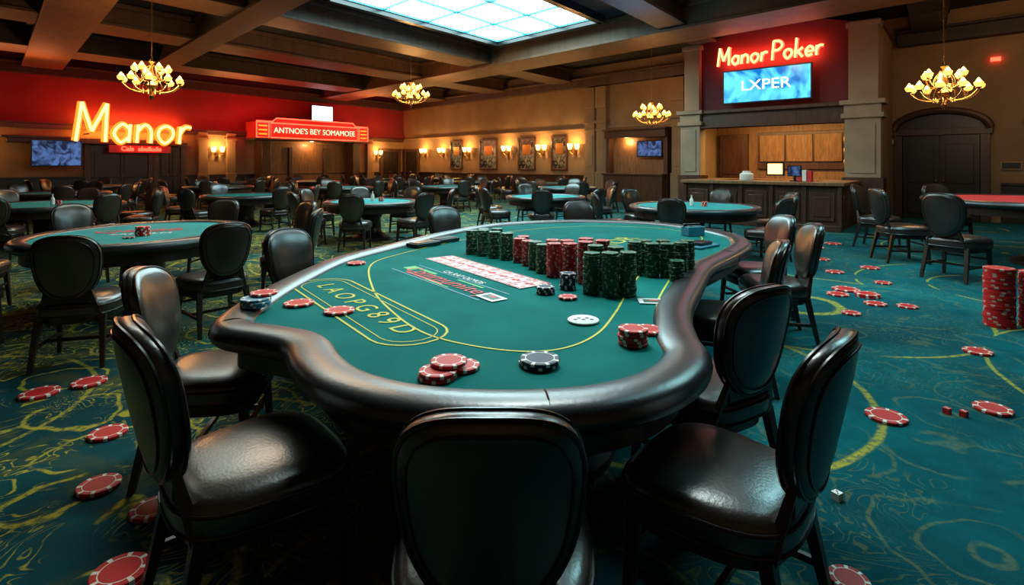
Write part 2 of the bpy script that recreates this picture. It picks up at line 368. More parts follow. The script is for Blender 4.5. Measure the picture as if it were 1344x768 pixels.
def strip(path,w,mi=0,closed=False,z=ZF):
    P=[Vector(p[:2]) for p in path]; n=len(P); vs=[];fs=[]
    for i in range(n):
        a=P[(i-1)%n] if closed or i>0 else P[i]; c=P[(i+1)%n] if closed or i<n-1 else P[i]
        t=(c-a).normalized(); nn=Vector((-t.y,t.x))*w/2
        vs+= [(P[i].x+nn.x,P[i].y+nn.y,z),(P[i].x-nn.x,P[i].y-nn.y,z)]
    for i in range(n if closed else n-1):
        k=(i+1)%n; fs.append((2*i,2*i+1,2*k+1,2*k))
    ft.add(vs,fs,mi)
bl=[(-1.08,4.1),(-.86,3.3),(-.62,2.78),(-.40,2.44),(-.168,2.27),(.056,2.2),(.234,2.25),(.394,2.44),(.54,2.78),(.70,3.22),(1.0,3.95),(1.55,4.85),(1.98,5.55),(1.95,6.1),(1.6,6.5),(.83,6.6),(.05,6.15),(-.58,5.3),(-.95,4.6)]
strip(catmull([Vector(p) for p in bl],8,True),.012,0,True)
strip(catmull([Vector(p) for p in ((1.07,3.6),(.82,3.0),(.72,2.6))],8),.012,0)
cc=Vector((-.84,2.93)); ca=math.atan2(-.98,.74)
def cap_path(L,w,n=10):
    o=[]
    for k in range(n+1):
        t=-math.pi/2+math.pi*k/n; o.append((L/2+w*math.cos(t),w*math.sin(t)))
    for k in range(n+1):
        t=math.pi/2+math.pi*k/n; o.append((-L/2+w*math.cos(t),w*math.sin(t)))
    return o
R2=lambda p,a,c:Vector((c.x+p[0]*math.cos(a)-p[1]*math.sin(a),c.y+p[0]*math.sin(a)+p[1]*math.cos(a)))
strip([R2(p,ca,cc) for p in cap_path(1.2,.18)],.012,0,True)
strip([R2(p,ca,cc) for p in cap_path(1.2,.135)],.006,0,True)
te=empty('felt_lettering',Matrix.Identity(4))
fo=ft.obj('betting_line',[YEL],smooth=False); fo.parent=te
text('L A O P G 8 9 D',.16,YEL,te,(cc.x,cc.y,ZF),(0,0,ca),.0004,'table_text',1.1)
text('LIXDR',.3,YEL,te,(.95,5.2,ZF),(0,0,math.radians(52)),.0004,'table_text_far',1.2)
bc=Vector((-.45,3.55)); ba=math.atan2(-.96,.73)
pb=MB()
def rect(mb,c,a,w,h,z,mi):
    mb.add([(*R2(p,a,c),z) for p in ((-w/2,-h/2),(w/2,-h/2),(w/2,h/2),(-w/2,h/2))],[(0,1,2,3)],mi)
for k,(dx,dy,w,h,mi) in enumerate(((-.35,.05,.3,.03,1),(0,.11,1.15,.010,3),(0,-.11,1.15,.010,3),(-.5,.02,.12,.1,1),(-.15,-.075,.5,.02,2),(.2,.075,.3,.02,1),(.05,-.09,.3,.012,1))):
    rect(pb,R2((dx,dy),ba,bc),ba,w,h,ZF+.0002*k,mi)
pbo=pb.obj('printed_banner',[WHITE,GREENP,REDP,CH_B],smooth=False); pbo.parent=te
text('Commumitey',.17,REDP,te,(*R2((0.02,-.005),ba,bc),ZF+.0014),(0,0,ba),.0004,'banner_text',1.1)
text('CA RAP OLMOS',.07,WHITE,te,(*R2((0.0,.145),ba,bc),ZF+.0014),(0,0,ba),.0004,'banner_text_2')
def card(mb,c,a,w,h,z,kind=0):
    mb.M=Matrix.Translation((c.x,c.y,z))@Matrix.Rotation(a,4,'Z')
    mb.box((0,0,.001),(w,h,.002),0)
    if kind==0:
        for i in (-1,0,1):
            for j in (-1,0,1):
                if (i,j)==(0,0): 
                    mb.add([(w*.22,0,.0028),(0,h*.17,.0028),(-w*.22,0,.0028),(0,-h*.17,.0028)],[(0,1,2,3)],1)
                elif i: 
                    X,Y=i*w*.25,j*h*.31; mb.add([(X+w*.12,Y,.0028),(X,Y+h*.1,.0028),(X-w*.12,Y,.0028),(X,Y-h*.1,.0028)],[(0,1,2,3)],1)
        for sx in (-1,1): mb.box((sx*w*.46,0,.0023),(w*.06,h*.95,.0006),1)
        for sy in (-1,1): mb.box((0,sy*h*.46,.0023),(w*.9,h*.05,.0006),1)
    else:
        mb.box((0,0,.0024),(w*.7,h*.6,.0008),2); mb.box((0,h*.1,.003),(w*.3,h*.2,.0008),1)
    mb.M=None
cb=MB(); a0=Vector((-.56,4.36)); a1=Vector((.11,3.42)); cang=math.atan2(a1.y-a0.y,a1.x-a0.x)
for i in range(9): card(cb,a0.lerp(a1,i/8),cang,.142,.25,ZF+.0002*i)
cb.obj('playing_card_row',[WHITE,REDP,CH_K],smooth=False)
for (x,y,a,k) in ((-.12,3.08,cang,1),(.80,2.99,-.1,1)):
    cb=MB(); card(cb,Vector((0,0)),0,.18,.11,0,k); cb.obj('playing_card',[WHITE,REDP,CH_G],T(x,y,ZF+.002,a),smooth=False)
def chip_geo(b,c,r,t,rot,seg=32,every=4):
    prof=[(r*.96,0),(r,t*.15),(r,t*.85),(r*.96,t),(r*.74,t),(r*.70,t),(r*.45,t)]
    vs=[];fs=[];ms=[]
    for (q,z) in prof:
        for j in range(seg):
            a=rot+2*math.pi*j/seg; vs.append((c[0]+q*math.cos(a),c[1]+q*math.sin(a),c[2]+z))
    for i in range(len(prof)-1):
        for j in range(seg):
            k=(j+1)%seg; fs.append((i*seg+j,i*seg+k,(i+1)*seg+k,(i+1)*seg+j))
            st=(j%every==0)
            ms.append(1 if (i<4 and st) else (1 if i==4 else 0))
    fs.append(tuple(range(seg-1,-1,-1))); ms.append(0)
    fs.append(tuple((len(prof)-1)*seg+j for j in range(seg))); ms.append(0)
    b.add(vs,fs,ms)
def chips(x,y,z,n,r,t,colr,name=None,white=CH_W,jit=.06,seg=None,every=4):
    b=MB()
    for i in range(n):
        chip_geo(b,(random.uniform(-1,1)*r*jit*(i>0),random.uniform(-1,1)*r*jit*(i>0),i*t),r,t*.97,random.random()*6,seg=seg or (32 if n<4 else 24),every=every)
    b.obj(name or ('poker_chip' if n==1 else 'poker_chip_stack'),[colr,white],T(x,y,z),angle=30)
for (x,y,h,c) in ((-.345,4.58,.215,CH_G),(-.24,4.49,.22,CH_G),(-.14,4.385,.22,CH_G),(-.04,4.30,.22,CH_G),(-.25,4.70,.215,CH_G),(-.13,4.60,.22,CH_G),(0.06,4.19,.19,CH_DR),(.125,4.06,.19,CH_DR),(.09,4.31,.19,CH_DR),
    (.17,3.92,.21,CH_G),(.22,3.79,.21,CH_G),(.30,3.92,.22,CH_DR),(.285,3.66,.24,CH_DR),(.385,3.56,.255,CH_DR),(.475,3.46,.27,CH_DR),(.38,3.71,.25,CH_DR),(.50,3.61,.27,CH_DR),(.595,3.52,.27,CH_DR),
    (.475,3.19,.255,CH_G),(.575,3.11,.265,CH_G),(.68,3.13,.26,CH_G),(.52,3.30,.27,CH_G),(.63,3.24,.27,CH_G),
    (.86,3.74,.23,CH_G),(.96,3.66,.23,CH_G),(1.065,3.65,.24,CH_G),(1.17,3.70,.24,CH_G),(1.25,3.80,.24,CH_G),(.95,3.81,.23,CH_G),(1.08,3.81,.23,CH_G)):
    chips(x,y,ZF+.001,int(h/.0135),.05,.0135,c,white=CH_Y if c==CH_G else CH_P,every=6)
chips(1.09,3.53,ZF+.001,10,.05,.0135,CH_G,white=CH_Y,every=6)
for (x,y,n,r,c) in ((-1.17,2.93,1,.08,CH_R),(-.9,2.78,1,.078,CH_R),(-1.2,4.11,1,.07,CH_R),(-.27,1.93,2,.07,CH_R),(-.19,2.02,1,.068,CH_R),(.103,2.055,2,.077,CH_K),
    (.52,2.29,5,.063,CH_R),(.63,2.46,1,.07,CH_R),(.2,3.19,3,.055,CH_K),(.345,3.3,7,.05,CH_K),(.32,3.06,1,.055,CH_R)):
    chips(x,y,ZF+.001,n,r,.014,c)
chips(-.235,1.985,ZF+.031,1,.068,.014,CH_R)
chips(-1.345,2.80,.806,3,.075,.014,CH_B); chips(-1.33,2.86,.85,1,.07,.014,CH_R)
b=MB(); b.lathe([(.072,0),(.077,.003),(.077,.009),(.072,.012)],(0,0,0),32,0); 
for i in range(5): b.lathe([(.011,.012),(.011,.0128)],((i-2)*.02,.02*((i%2)*2-1)*.6,0),10,1)
b.obj('dealer_button',[WHITE,BLACK],T(.35,2.62,ZF))
for k,(x,y,a,m) in enumerate(((-.83,5.02,.9,BLACK),(-.68,5.28,.9,BLACK))):
    b=MB(); b.box((0,0,.02),(.3,.16,.035)); b.box((0,0,.04),(.26,.12,.01)); b.obj('card_tray',[m],T(x,y,ZF,a),bevel=.006)
b=MB(); b.box((0,0,.05),(.2,.14,.1),0); b.box((0,-.02,.105),(.16,.06,.012),1); b.box((0,.02,.1),(.2,.03,.06),1); b.obj('card_shuffler',[CH_B,BLACK],T(1.95,5.75,ZF,.3),bevel=.008)
b=MB(); b.box((0,0,.01),(.34,.2,.02),0); b.box((.0,.0,.035),(.2,.13,.03),1); b.obj('card_shoe',[CH_B,BLACK],T(1.76,4.98,ZF,.7),bevel=.006)
for (x,y,r,n) in ((-3.17,3.58,.11,1),(-2.98,3.76,.105,1),(-2.31,3.05,.095,1),(-1.977,2.553,.09,1),(-1.604,2.38,.088,1),(-1.46,1.98,.095,2),(2.28,3.25,.11,1),(3.82,4.375,.1,1),(3.02,3.35,.1,1),(1.245,1.97,.07,1),
    (4.1,6.55,.15,1),(3.85,6.30,.12,1),(4.15,6.22,.13,2),(4.0,5.87,.11,1),(4.27,5.76,.1,1),(3.5,5.5,.09,1),(5.3,7.9,.13,1),(5.0,8.6,.12,1),(6.2,10.3,.15,1),(5.6,9.8,.13,1),(4.6,7.6,.12,1),(4.8,6.9,.1,1)):
    chips(x,y,0.001,n,r,.02,CH_R)
for (x,y,k) in ((1.5,2.46,0),(2.77,3.27,1),(2.70,3.31,1)):
    b=MB(); b.box((0,0,.018),(.036,.036,.036),0)
    for i,j in ((-1,-1),(1,1),(0,0)): b.lathe([(.004,.036),(.004,.037)],(i*.009,j*.009,0),8,1)
    b.obj('dice',[REDP if k else WHITE,WHITE if k else BLACK],T(x,y,0,.5),bevel=.004)
chips(4.66,5.1,0,26,.12,.0215,CH_R,jit=.03,white=CH_P,every=6); chips(4.93,5.02,0,25,.12,.0215,CH_R,jit=.03,white=CH_P,every=6)
def circ(cx,cy,rx,ry,rot=0,n=48): return [Vector((cx+rx*math.cos(2*math.pi*k/n)*math.cos(rot)-ry*math.sin(2*math.pi*k/n)*math.sin(rot),cy+rx*math.cos(2*math.pi*k/n)*math.sin(rot)+ry*math.sin(2*math.pi*k/n)*math.cos(rot))) for k in range(n)]
def round_table(x,y,r,felt,nch,ph=0,z=.78,chs=1,ring=.32):
    o=make_table('poker_table',circ(0,0,r,r),z=z,felt=felt,rx=.075,rz=.05,pr=.25); o.matrix_world=T(x,y)
    for k in range(nch):
        a=ph+2*math.pi*k/nch+random.uniform(-.08,.08); d=r+ring+random.uniform(-.02,.15)
        place_chair(x+math.cos(a)*d,y+math.sin(a)*d,a+math.pi+random.uniform(-.12,.12),chs)
    return o
make_table('poker_table',circ(0,0,1.06,1.22),felt=FELTC,rx=.085,rz=.055).matrix_world=T(-4.15,6.0)
for x,y in ((-3.42,4.25),(-4.72,4.50),(-2.82,5.05),(-2.62,6.25),(-3.1,7.35),(-4.3,7.7),(-5.6,6.9),(-5.65,5.55)):
    place_chair(x,y,math.atan2(6-y,-4.15-x)+random.uniform(-.1,.1))
chips(-3.98,5.75,.776,5,.07,.02,CH_R); chips(-3.98,5.55,.776,1,.06,.014,CH_K)
tb=empty('felt_lettering',T(-4.3,6.15,.7765,.35))
text('Q8 88',.34,REDP,tb,(0,0,0),(0,0,0),.0004,'table_text'); text('SAPOLM',.16,WHITE,tb,(.1,-.3,0),(0,0,0),.0004,'table_text_2')
round_table(-8.9,10.2,1.25,FELTC,8,.3)
round_table(-2.9,11.0,.95,FELTC,7,.25)
round_table(3.33,9.8,1.15,FELTC,6,1.0)
round_table(.8,12.7,.95,FELTC,7,.1)
round_table(8.15,8.2,1.5,FELTR,0,z=1.0)
for x,y in ((6.0,7.2),(6.2,8.5),(6.75,6.2),(6.8,9.9),(8.4,10.3)): place_chair(x,y,math.atan2(8.2-y,8.15-x),1.14,name='bar_chair')
farT=[(-6.6,13.2,1,6),(-12,14.2,1.1,7),(-5.6,17.6,1,7),(-10,18.2,1.1,7),(-2.3,18.4,1,7),(-14.6,18.6,1,6),(-1.6,23.5,1,6),(-5,22.8,1,7),(1.8,17.6,1,7),(-8.6,23.5,1,7),(-3.6,28,1,6),(-6.9,27.5,1,6),(-13.2,10.6,1.1,6),(1.2,21.4,1,6),(-11.7,22.3,.9,6),(-16.6,14.6,1.1,6)]
for x,y,r,n in farT: round_table(x,y,r,random.choice((FELTC,FELT,FELTC)),n,random.random()*3)
for (x,y) in ((3.4,9.7),(.8,12.6),(-2.8,11),(-8.6,10)):
    chips(x+.1,y,.776,6,.05,.014,CH_R)
    b=MB(); b.lathe([(.03,0),(.035,.005),(.035,.1),(.03,.12),(.012,.15),(.012,.19),(.014,.2)],(0,0,0),14,0); b.obj('water_bottle',[WHITE],T(x-.1,y+.1,.776))
# ---------------------------------------------------------------- chandeliers
def make_chandelier():
    b=MB()
    b.lathe([(.01,-.42),(.035,-.38),(.05,-.33),(.02,-.28),(.03,-.22),(.09,-.17),(.11,-.1),(.05,-.03),(.03,.05),(.05,.12),(.025,.2),(.02,.34),(.06,.4),(.02,.46),(.01,.5)],seg=16,mi=0)
    for tier,(n,R,zz) in enumerate(((10,.54,-.06),(6,.3,.18))):
        for k in range(n):
            a=2*math.pi*k/n+tier*.3; c,s_=math.cos(a),math.sin(a)
            P=catmull([Vector((.04*c,.04*s_,zz-.12)),Vector((R*.35*c,R*.35*s_,zz-.2)),Vector((R*.75*c,R*.75*s_,zz-.15)),Vector((R*c,R*s_,zz-.02))],5)
            b.tube(P,.011,6,0)
            P=catmull([Vector((.03*c,.03*s_,zz+.15)),Vector((R*.3*c,R*.3*s_,zz+.1)),Vector((R*.55*c,R*.55*s_,zz-.02)),Vector((R*.6*c,R*.6*s_,zz-.15))],4); b.tube(P,.007,5,0)
            b.lathe([(.012,zz-.03),(.045,zz-.01),(.05,zz+.005),(.015,zz+.01)],(R*c,R*s_,0),12,0)
            b.lathe([(.03,zz+.005),(.064,zz+.04),(.074,zz+.09),(.07,zz+.09),(.054,zz+.04),(.02,zz+.012)],(R*c,R*s_,0),12,2)
            b.lathe([(.02,zz+.02),(.05,zz+.07),(.052,zz+.10),(.026,zz+.15),(.003,zz+.18)],(R*c,R*s_,0),10,1)
    for k in range(8):
        a=2*math.pi*k/8; b.lathe([(.003,-.28),(.014,-.25),(.014,-.23),(.003,-.2)],(.16*math.cos(a),.16*math.sin(a),0),6,2)
    return b
def chandelier(x,y,z,sc=1,w=70):
    b=make_chandelier(); n=int((CZ-z-.5*sc)/(.045*sc))
    for i in range(n):
        zz=.5+i*.045
        b.M=Matrix.Translation((0,0,zz+.02))@Matrix.Rotation(math.pi/2*(i%2),4,'Z')@Matrix.Rotation(math.pi/2,4,'X')
        b.tube([(.014*math.cos(2*math.pi*j/8),.026*math.sin(2*math.pi*j/8),0) for j in range(8)],.005,4,0,closed=True)
    b.M=None
    zt=(CZ-z)/sc; b.lathe([(.03,zt-.12),(.09,zt-.05),(.1,zt-.005)],seg=16,mi=0)
    e=empty('chandelier',T(x,y,z,random.random(),sc)); b.obj('frame',[BRASS,BULB,GLASSW],None,e)
    l=bpy.data.lights.new('lamp','POINT'); l.energy=w; l.color=(1,.5,.16); l.shadow_soft_size=.2; lo=bpy.data.objects.new('lamp',l); COL.objects.link(lo); lo.parent=e; lo.location=(0,0,.05)
chandelier(-7.7,11.4,3.33,1.0,280); chandelier(-3.6,19,4.0,1.1,280); chandelier(4.58,17.5,3.15,1.02,150); chandelier(8.1,10,2.98,.98,140)
# ---------------------------------------------------------------- sconces
def sconce(M,w=14,lit=True):
    e=empty('wall_sconce',M); b=MB()
    b.lathe([(.03,-.2),(.06,-.17),(.06,.12),(.02,.16)],(0,-.07,0),14,0)
    for sx in (-1,1):
        P=catmull([Vector((0,-.08,-.1)),Vector((sx*.08,-.12,-.16)),Vector((sx*.16,-.15,-.08)),Vector((sx*.16,-.15,0))],5); b.tube(P,.012,6,0)
        b.lathe([(.05,0),(.075,.05),(.1,.2),(.095,.2),(.06,.03),(.02,.01)],(sx*.16,-.15,0),16,1)
    b.obj('fixture',[BRASS,SHADE if lit else WHITE],None,e)
    if lit:
        l=bpy.data.lights.new('lamp','POINT'); l.energy=w; l.color=(1,.52,.16); l.shadow_soft_size=.08; lo=bpy.data.objects.new('lamp',l); COL.objects.link(lo); lo.parent=e; lo.location=(0,-.35,.25)
for s_ in (7.4,16.6,-1.2): sconce(ML@T(s_,0,2.1,0,1.2),85)
for s_ in (2.4,4.2,6.5,9.6,12.0,13.95): sconce(MR@T(s_,0,2.2,0,1.25),80)
sconce(MR@T(25.62,0,2.1,0,.7),0,False)
for s_,w in ((5.4,1.0),(8.1,1.3),(10.9,1.1),(13.0,.9)):
    b=MB(); 
    for sx in (-1,1): b.box((sx*w/2,-.04,0),(.09,.08,1.55),0)
    for sz in (-1,1): b.box((0,-.04,sz*.77),(w+.09,.08,.09),0)
    b.box((0,-.02,0),(w,.03,1.5),1); b.box((0,-.045,.2),(w*.5,.02,.5),2)
    b.obj('framed_picture',[MWOOD,ART,BRASS],MR@T(s_,0,2.05),bevel=.01)
for i,s_ in enumerate((14.9,15.5,19.05)):
    b=MB(); b.box((0,-.13,2.0),(.5,.24,4.0)); b.box((0,-.17,3.35),(.58,.32,.12)); b.box((0,-.16,.6),(.56,.3,1.2)); b.box((0,-.15,3.0),(.56,.28,.08)); b.box((0,-.26,2.1),(.3,.02,1.3)); b.box((0,-.16,4.4),(.54,.3,.9))
    b.obj('trim_column_%d'%(i+1),[BEIGE],MR@T(s_,0,0),bevel=.015)
e=empty('service_alcove',MR@T(17.3,-.02,0)); b=MB()
b.box((0,-.28,2.75),(2.8,.56,.3),0); b.box((0,-.32,2.93),(2.9,.64,.08),0); b.box((0,-.05,1.8),(2.6,.05,1.6),1)
for sx in (-1,1): b.box((sx*1.33,-.2,1.35),(.16,.38,2.7),0)
b.box((0,-.45,.55),(2.7,.5,1.1),0); b.box((0,-.45,1.13),(2.8,.62,.07),0)
b.obj('millwork',[MWOOD,LWOOD],None,e,bevel=.01)
b=MB(); b.box((0,0,0),(1.1,.07,.65),0); b.box((0,-.04,0),(1.02,.01,.57),1); b.obj('screen',[BLACK,SCRD],Matrix.Translation((.6,-.3,2.15)),e)
l=bpy.data.lights.new('lamp','POINT'); l.energy=40; l.color=(1,.55,.2); l.shadow_soft_size=.05; lo=bpy.data.objects.new('lamp',l); COL.objects.link(lo); lo.parent=e; lo.location=(-.5,-.25,2.45)
# ---------------------------------------------------------------- doors
def double_door(name,M,w,h,arch=True):
    e=empty(name,M); b=MB()
    for sx in (-1,1):
        b.box((sx*w/4,-.04,h/2),(w/2-.02,.06,h),0)
        for zc,hh in ((h*.22,h*.32),(h*.66,h*.46)):
            b.box((sx*w/4,-.085,zc),(w/2-.26,.03,hh),0)
        b.box((sx*(w/2+.1),-.06,h/2),(.2,.12,h),1)
        b.lathe([(.02,0),(.03,.02),(.02,.05)],(sx*.08,-.13,h*.45),10,2)
    b.box((0,-.07,h+.09),(w+.5,.14,.18),1)
    if arch:
        n=16; ro=w/2+.2
        vs=[(0,-.04,h+.15)]+[(ro*math.cos(math.pi*k/n),-.04,h+.15+.5*ro*math.sin(math.pi*k/n)) for k in range(n+1)]
        b.add(vs,[(0,k+1,k+2) for k in range(n)],0)
        b.tube([(ro*math.cos(math.pi*k/n),-.11,h+.15+.5*ro*math.sin(math.pi*k/n)) for k in range(n+1)],.1,8,1)
    b.obj('leaves',[DWOOD,MWOOD,BRASS],None,e,bevel=.008)
double_door('door_1',MR@T(26.85,-.01,0),1.7,2.35)
double_door('door_2',ML@T(3.6,-.01,0),2.0,2.3,False); double_door('door_3',ML@T(5.4,-.01,0),.9,2.3,False)
double_door('door_4',ML@T(17.6,-.01,0),1.2,2.3,False); double_door('door_5',MR@T(1.0,-.01,0),1.2,2.3,False)
b=MB(); b.box((2.9,-.2,2.42),(5.6,.4,.16),0); b.box((2.9,-.21,2.55),(5.9,.4,.08),0)
b.obj('trim_7',[MWOOD],ML,bevel=.01)
def tv(name,M,w,h,scr,txt=None):
    e=empty(name,M); b=MB(); b.box((0,0,0),(w,.08,h),0); b.box((0,-.043,0),(w-.08,.01,h-.08),1); b.box((0,.12,0),(.2,.2,.2),0); b.obj('panel',[BLACK,scr],None,e,bevel=.006)
    if txt: text(txt,h*.42,SCRW,e,(0,-.06,.0),ext=.003,sx=1.15)
tv('wall_television',ML@T(1.45,-.65,1.95),1.5,1.0,SCRD)
# ---------------------------------------------------------------- neon tube lettering
G={'M':(1.75,[[(0,0),(.1,2.05)],[(.1,2.05),(.75,.55)],[(.75,.55),(1.4,2.05)],[(1.4,2.05),(1.5,0)]]),
 'a':(1.25,[[(.9,.75),(.5,1),(.1,.5),(.5,.0),(.9,.28)],[(.95,1.0),(.95,0)]]),
 'n':(1.2,[[(.1,1),(.1,0)],[(.1,.62),(.48,1),(.86,.72),(.9,0)]]),
 'o':(1.25,[[(.52,1.0),(.15,.82),(.08,.4),(.5,0),(.95,.4),(.88,.82),(.5,1.0)]]),
 'r':(.95,[[(.1,1),(.1,0)],[(.1,.58),(.4,.98),(.78,.95)]]),
 'P':(1.4,[[(.1,2.05),(.1,0)],[(.1,2.05),(.8,2.0),(1.2,1.55),(.8,1.08),(.1,1.02)]]),
 'k':(1.12,[[(.1,2.05),(.1,0)],[(.9,1),(.1,.4)],[(.38,.6),(.95,0)]]),
 'e':(1.2,[[(.1,.5),(.95,.52),(.84,.86),(.5,1),(.12,.6),(.35,.05),(.9,.16)]]),
 ' ':(.35,[])}
def script(word,scale,sh=.1,ys=1.2):
    x=0; st=[]
    for ch in word:
        w,ss=G[ch]
        for s_ in ss: st.append([((px+x+py*sh)*scale,py*scale*ys) for px,py in s_])
        x+=w*1.04
    tot=(x-.2)*scale
    return [[(px-tot/2,py) for px,py in s_] for s_ in st],tot
def neon(name,M,word,scale,r,core,glow,ang=0,wide=2.1,off=(-.12,-.05)):
    e=empty(name,M@Matrix.Rotation(ang,4,'Y')); st,tot=script(word,scale)
    b=MB(); g=MB()
    for s_ in st:
        P=catmull([Vector((p[0],off[0],p[1])) for p in s_],6); b.tube(P,r,8,0)
        P=catmull([Vector((p[0],off[1],p[1])) for p in s_],6); g.tube(P,r*wide,8,0)
    b.obj('tubes',[core],None,e); g.obj('backing_channel',[glow],None,e)
    return e
e=neon('neon_sign',ML@T(4.0,-.55,2.42),'Manor',.62,.06,NEONY,NEONO,0,2.0)
b=MB(); 
for i in range(5): b.box((-1.6+.8*i,.2,.3),(.05,.6,.05),0)
b.obj('brackets',[BLACK],None,e)
text('Cals  absilude',.26,NEONR,e,(.2,-.05,-.26),ext=.02,bevel=.008)
b=MB(); b.box((.2,.03,-.26),(2.2,.04,.3),0); b.obj('backing_plate',[SIGNR],None,e)
e=empty('lit_sign_canopy',ML@T(12.0,-.01,0)); b=MB()
b.box((0,-.5,3.2),(6.5,1.0,.8),0); b.box((0,-.55,3.68),(4.4,.9,.16),0); b.box((0,-.5,2.76),(6.6,1.1,.1),1)
for sx in (-1,1): b.box((sx*2.6,-.4,1.35),(.45,.8,2.7),1); b.box((sx*1.0,-.1,1.2),(.2,.2,2.4),1)
b.box((0,-.05,1.3),(4.8,.08,2.6),2)
b.obj('canopy',[SIGNR,MWOOD,LWOOD],None,e,bevel=.015)
text("ANTNOE'S BEY SOMAMOEE",.40,SIGNT,e,(0,-1.02,3.2),ext=.01,sx=.95)
l=bpy.data.lights.new('lamp','POINT'); l.energy=70; l.color=(1,.5,.2); l.shadow_soft_size=.05; lo=bpy.data.objects.new('lamp',l); COL.objects.link(lo); lo.parent=e; lo.location=(0,-.5,2.6)
b=MB()
def rectn(b,cx,cz,w,h,r,mi=0,y=-1.03):
    b.tube([(cx-w/2,y,cz-h/2),(cx+w/2,y,cz-h/2),(cx+w/2,y,cz+h/2),(cx-w/2,y,cz+h/2)],r,6,mi,closed=True)
rectn(b,0,3.2,5.0,.72,.035,0)
for sx in (-1,1):
    rectn(b,sx*2.9,3.2,.6,.72,.035,0)
    for k in range(3): b.tube([(sx*2.9-.2,-1.04,3.0+k*.2),(sx*2.9+.2,-1.04,3.0+k*.2)],.04,6,1)
b.tube([(-3.2,-1.0,3.62),(-2.4,-1.0,3.62),(-2.2,-1,3.8),(2.2,-1,3.8),(2.4,-1,3.62),(3.2,-1,3.62)],.035,6,0)
b.obj('neon_border',[NEONR,NEONO],None,e)
tv('wall_television',ML@T(12.5,-.7,4.25),1.3,.85,SCRW)
# ---------------------------------------------------------------- cashier / bar bay
aB=math.atan2(-3.3,3.8); MBr=Matrix.Translation((5.6,17.2,0))@Matrix.Rotation(aB,4,'Z')
e=empty('bar_alcove',MBr); b=MB()
W=5.25; D_=2.3
b.add([(.1,0,3.1),(W-.1,0,3.1),(W-.1,0,5.2),(W*.62,0,5.72),(W*.42,0,5.72),(.1,0,5.2)]+[(.1,.2,3.1),(W-.1,.2,3.1),(W-.1,.2,5.2),(W*.62,.2,5.72),(W*.42,.2,5.72),(.1,.2,5.2)],[(0,1,2,3,4,5),(11,10,9,8,7,6),(0,6,7,1),(1,7,8,2),(2,8,9,3),(3,9,10,4),(4,10,11,5),(5,11,6,0)],0)
b.box((.12,D_/2+.02,2.55),(.2,D_,5.1),4); b.box((W-.12,D_/2+.02,2.55),(.2,D_,5.1),4)
b.box((W/2,D_/2+.1,5.15),(W,D_-.2,.1),0)
b.box((W/2,-.05,2.88),(W,.35,.46),2); b.box((W/2,-.1,3.14),(W+.1,.5,.1),2); b.box((W/2,-.1,2.68),(W-.02,.4,.06),2)
b.box((W/2,1.1,2.95),(W-.3,2.0,.1),4)
b.box((W/2,D_-.1,1.5),(W-.3,.1,3.0),3)
def col(cx,w):
    b.box((cx,-.1,.6),(w+.12,.6,1.2),2); b.box((cx,-.1,1.95),(w,.45,1.6),1); b.box((cx,-.335,1.95),(w-.24,.03,1.3),1)
    b.box((cx,-.1,2.8),(w+.14,.6,.12),1); b.box((cx,-.1,2.98),(w+.02,.5,.26),1); b.box((cx,-.1,3.15),(w+.2,.66,.12),1); b.box((cx,-.02,4.25),(w-.14,.36,2.1),1); b.box((cx,-.02,5.2),(w-.02,.44,.14),1)
col(.28,.62); col(W-.4,.8)
b.obj('structure',[REDA,STONE,MWOOD,LWOOD,BEIGE],None,e,bevel=.01)
b=MB()
x0,x1,yf=1.15,4.75,-2.75
b.box(((x0+x1)/2,yf+.3,.52),(x1-x0,.55,1.04),0); b.box(((x0+x1)/2,yf+.28,1.08),(x1-x0+.2,.75,.08),1)
b.box((x1-.25,yf/2+.1,.51),(.48,-yf-.8,1.02),0); b.box((x1-.25,yf/2+.12,1.08),(.66,-yf-.86,.08),1)
b.box((x0+.25,yf/2+.1,.51),(.48,-yf-.8,1.02),0); b.box((x0+.25,yf/2+.12,1.08),(.66,-yf-.86,.08),1)
for i in range(5):
    cx=x0+(i+.5)*(x1-x0)/5; b.box((cx,yf+.01,.56),(.52,.04,.66),0); b.box((cx,yf-.01,.56),(.34,.04,.46),0)
for i in range(6): b.box((x0+i*(x1-x0)/5,yf+.0,.52),(.09,.07,1.03),0)
for i in range(3):
    cy=yf+.5+i*.8; b.box((x1+.0,cy,.56),(.04,.6,.66),0); b.box((x1+.02,cy,.56),(.03,.4,.46),0)
b.box(((x0+x1)/2,yf,.07),(x1-x0+.06,.1,.14),0)
b.obj('bar_counter',[MWOOD,LWOOD],None,e,bevel=.012)
b=MB()
b.box((2.7,D_-.42,.5),(4.2,.5,1.0),0); b.box((2.7,D_-.42,1.03),(4.3,.56,.06),1)
b.box((2.85,D_-.2,1.98),(2.5,.06,1.2),0)
for i in range(3): b.box((2.05+i*.8,D_-.25,2.05),(.74,.06,.86),1)
b.box((.85,D_-.27,1.8),(.9,.2,1.5),0); b.box((.85,D_-.38,1.8),(.7,.03,1.2),0)
for zz in (1.45,1.8,2.15,2.5): b.box((4.35,D_-.32,zz),(.6,.3,.03),0)
b.obj('back_bar_cabinet',[MWOOD,LWOOD],None,e,bevel=.01)
b=MB()
for zz in (1.47,1.82,2.17):
    for i in range(6): 
        b.lathe([(.035,0),(.04,.01),(.04,.17),(.014,.22),(.014,.27),(.018,.28)],(4.1+i*.1,D_-.32,zz),8,i%3)
b.obj('liquor_bottles',[BRASS,CH_G,CH_R],None,e)
b=MB()
for k in range(3): b.box((.85+.11*k,-.35,1.25+.02*(k%2)),(.09,.2,.26),k%2)
b.obj('books',[REDP,WHITE],Matrix.Translation((3.0,-2.0,0)),e)
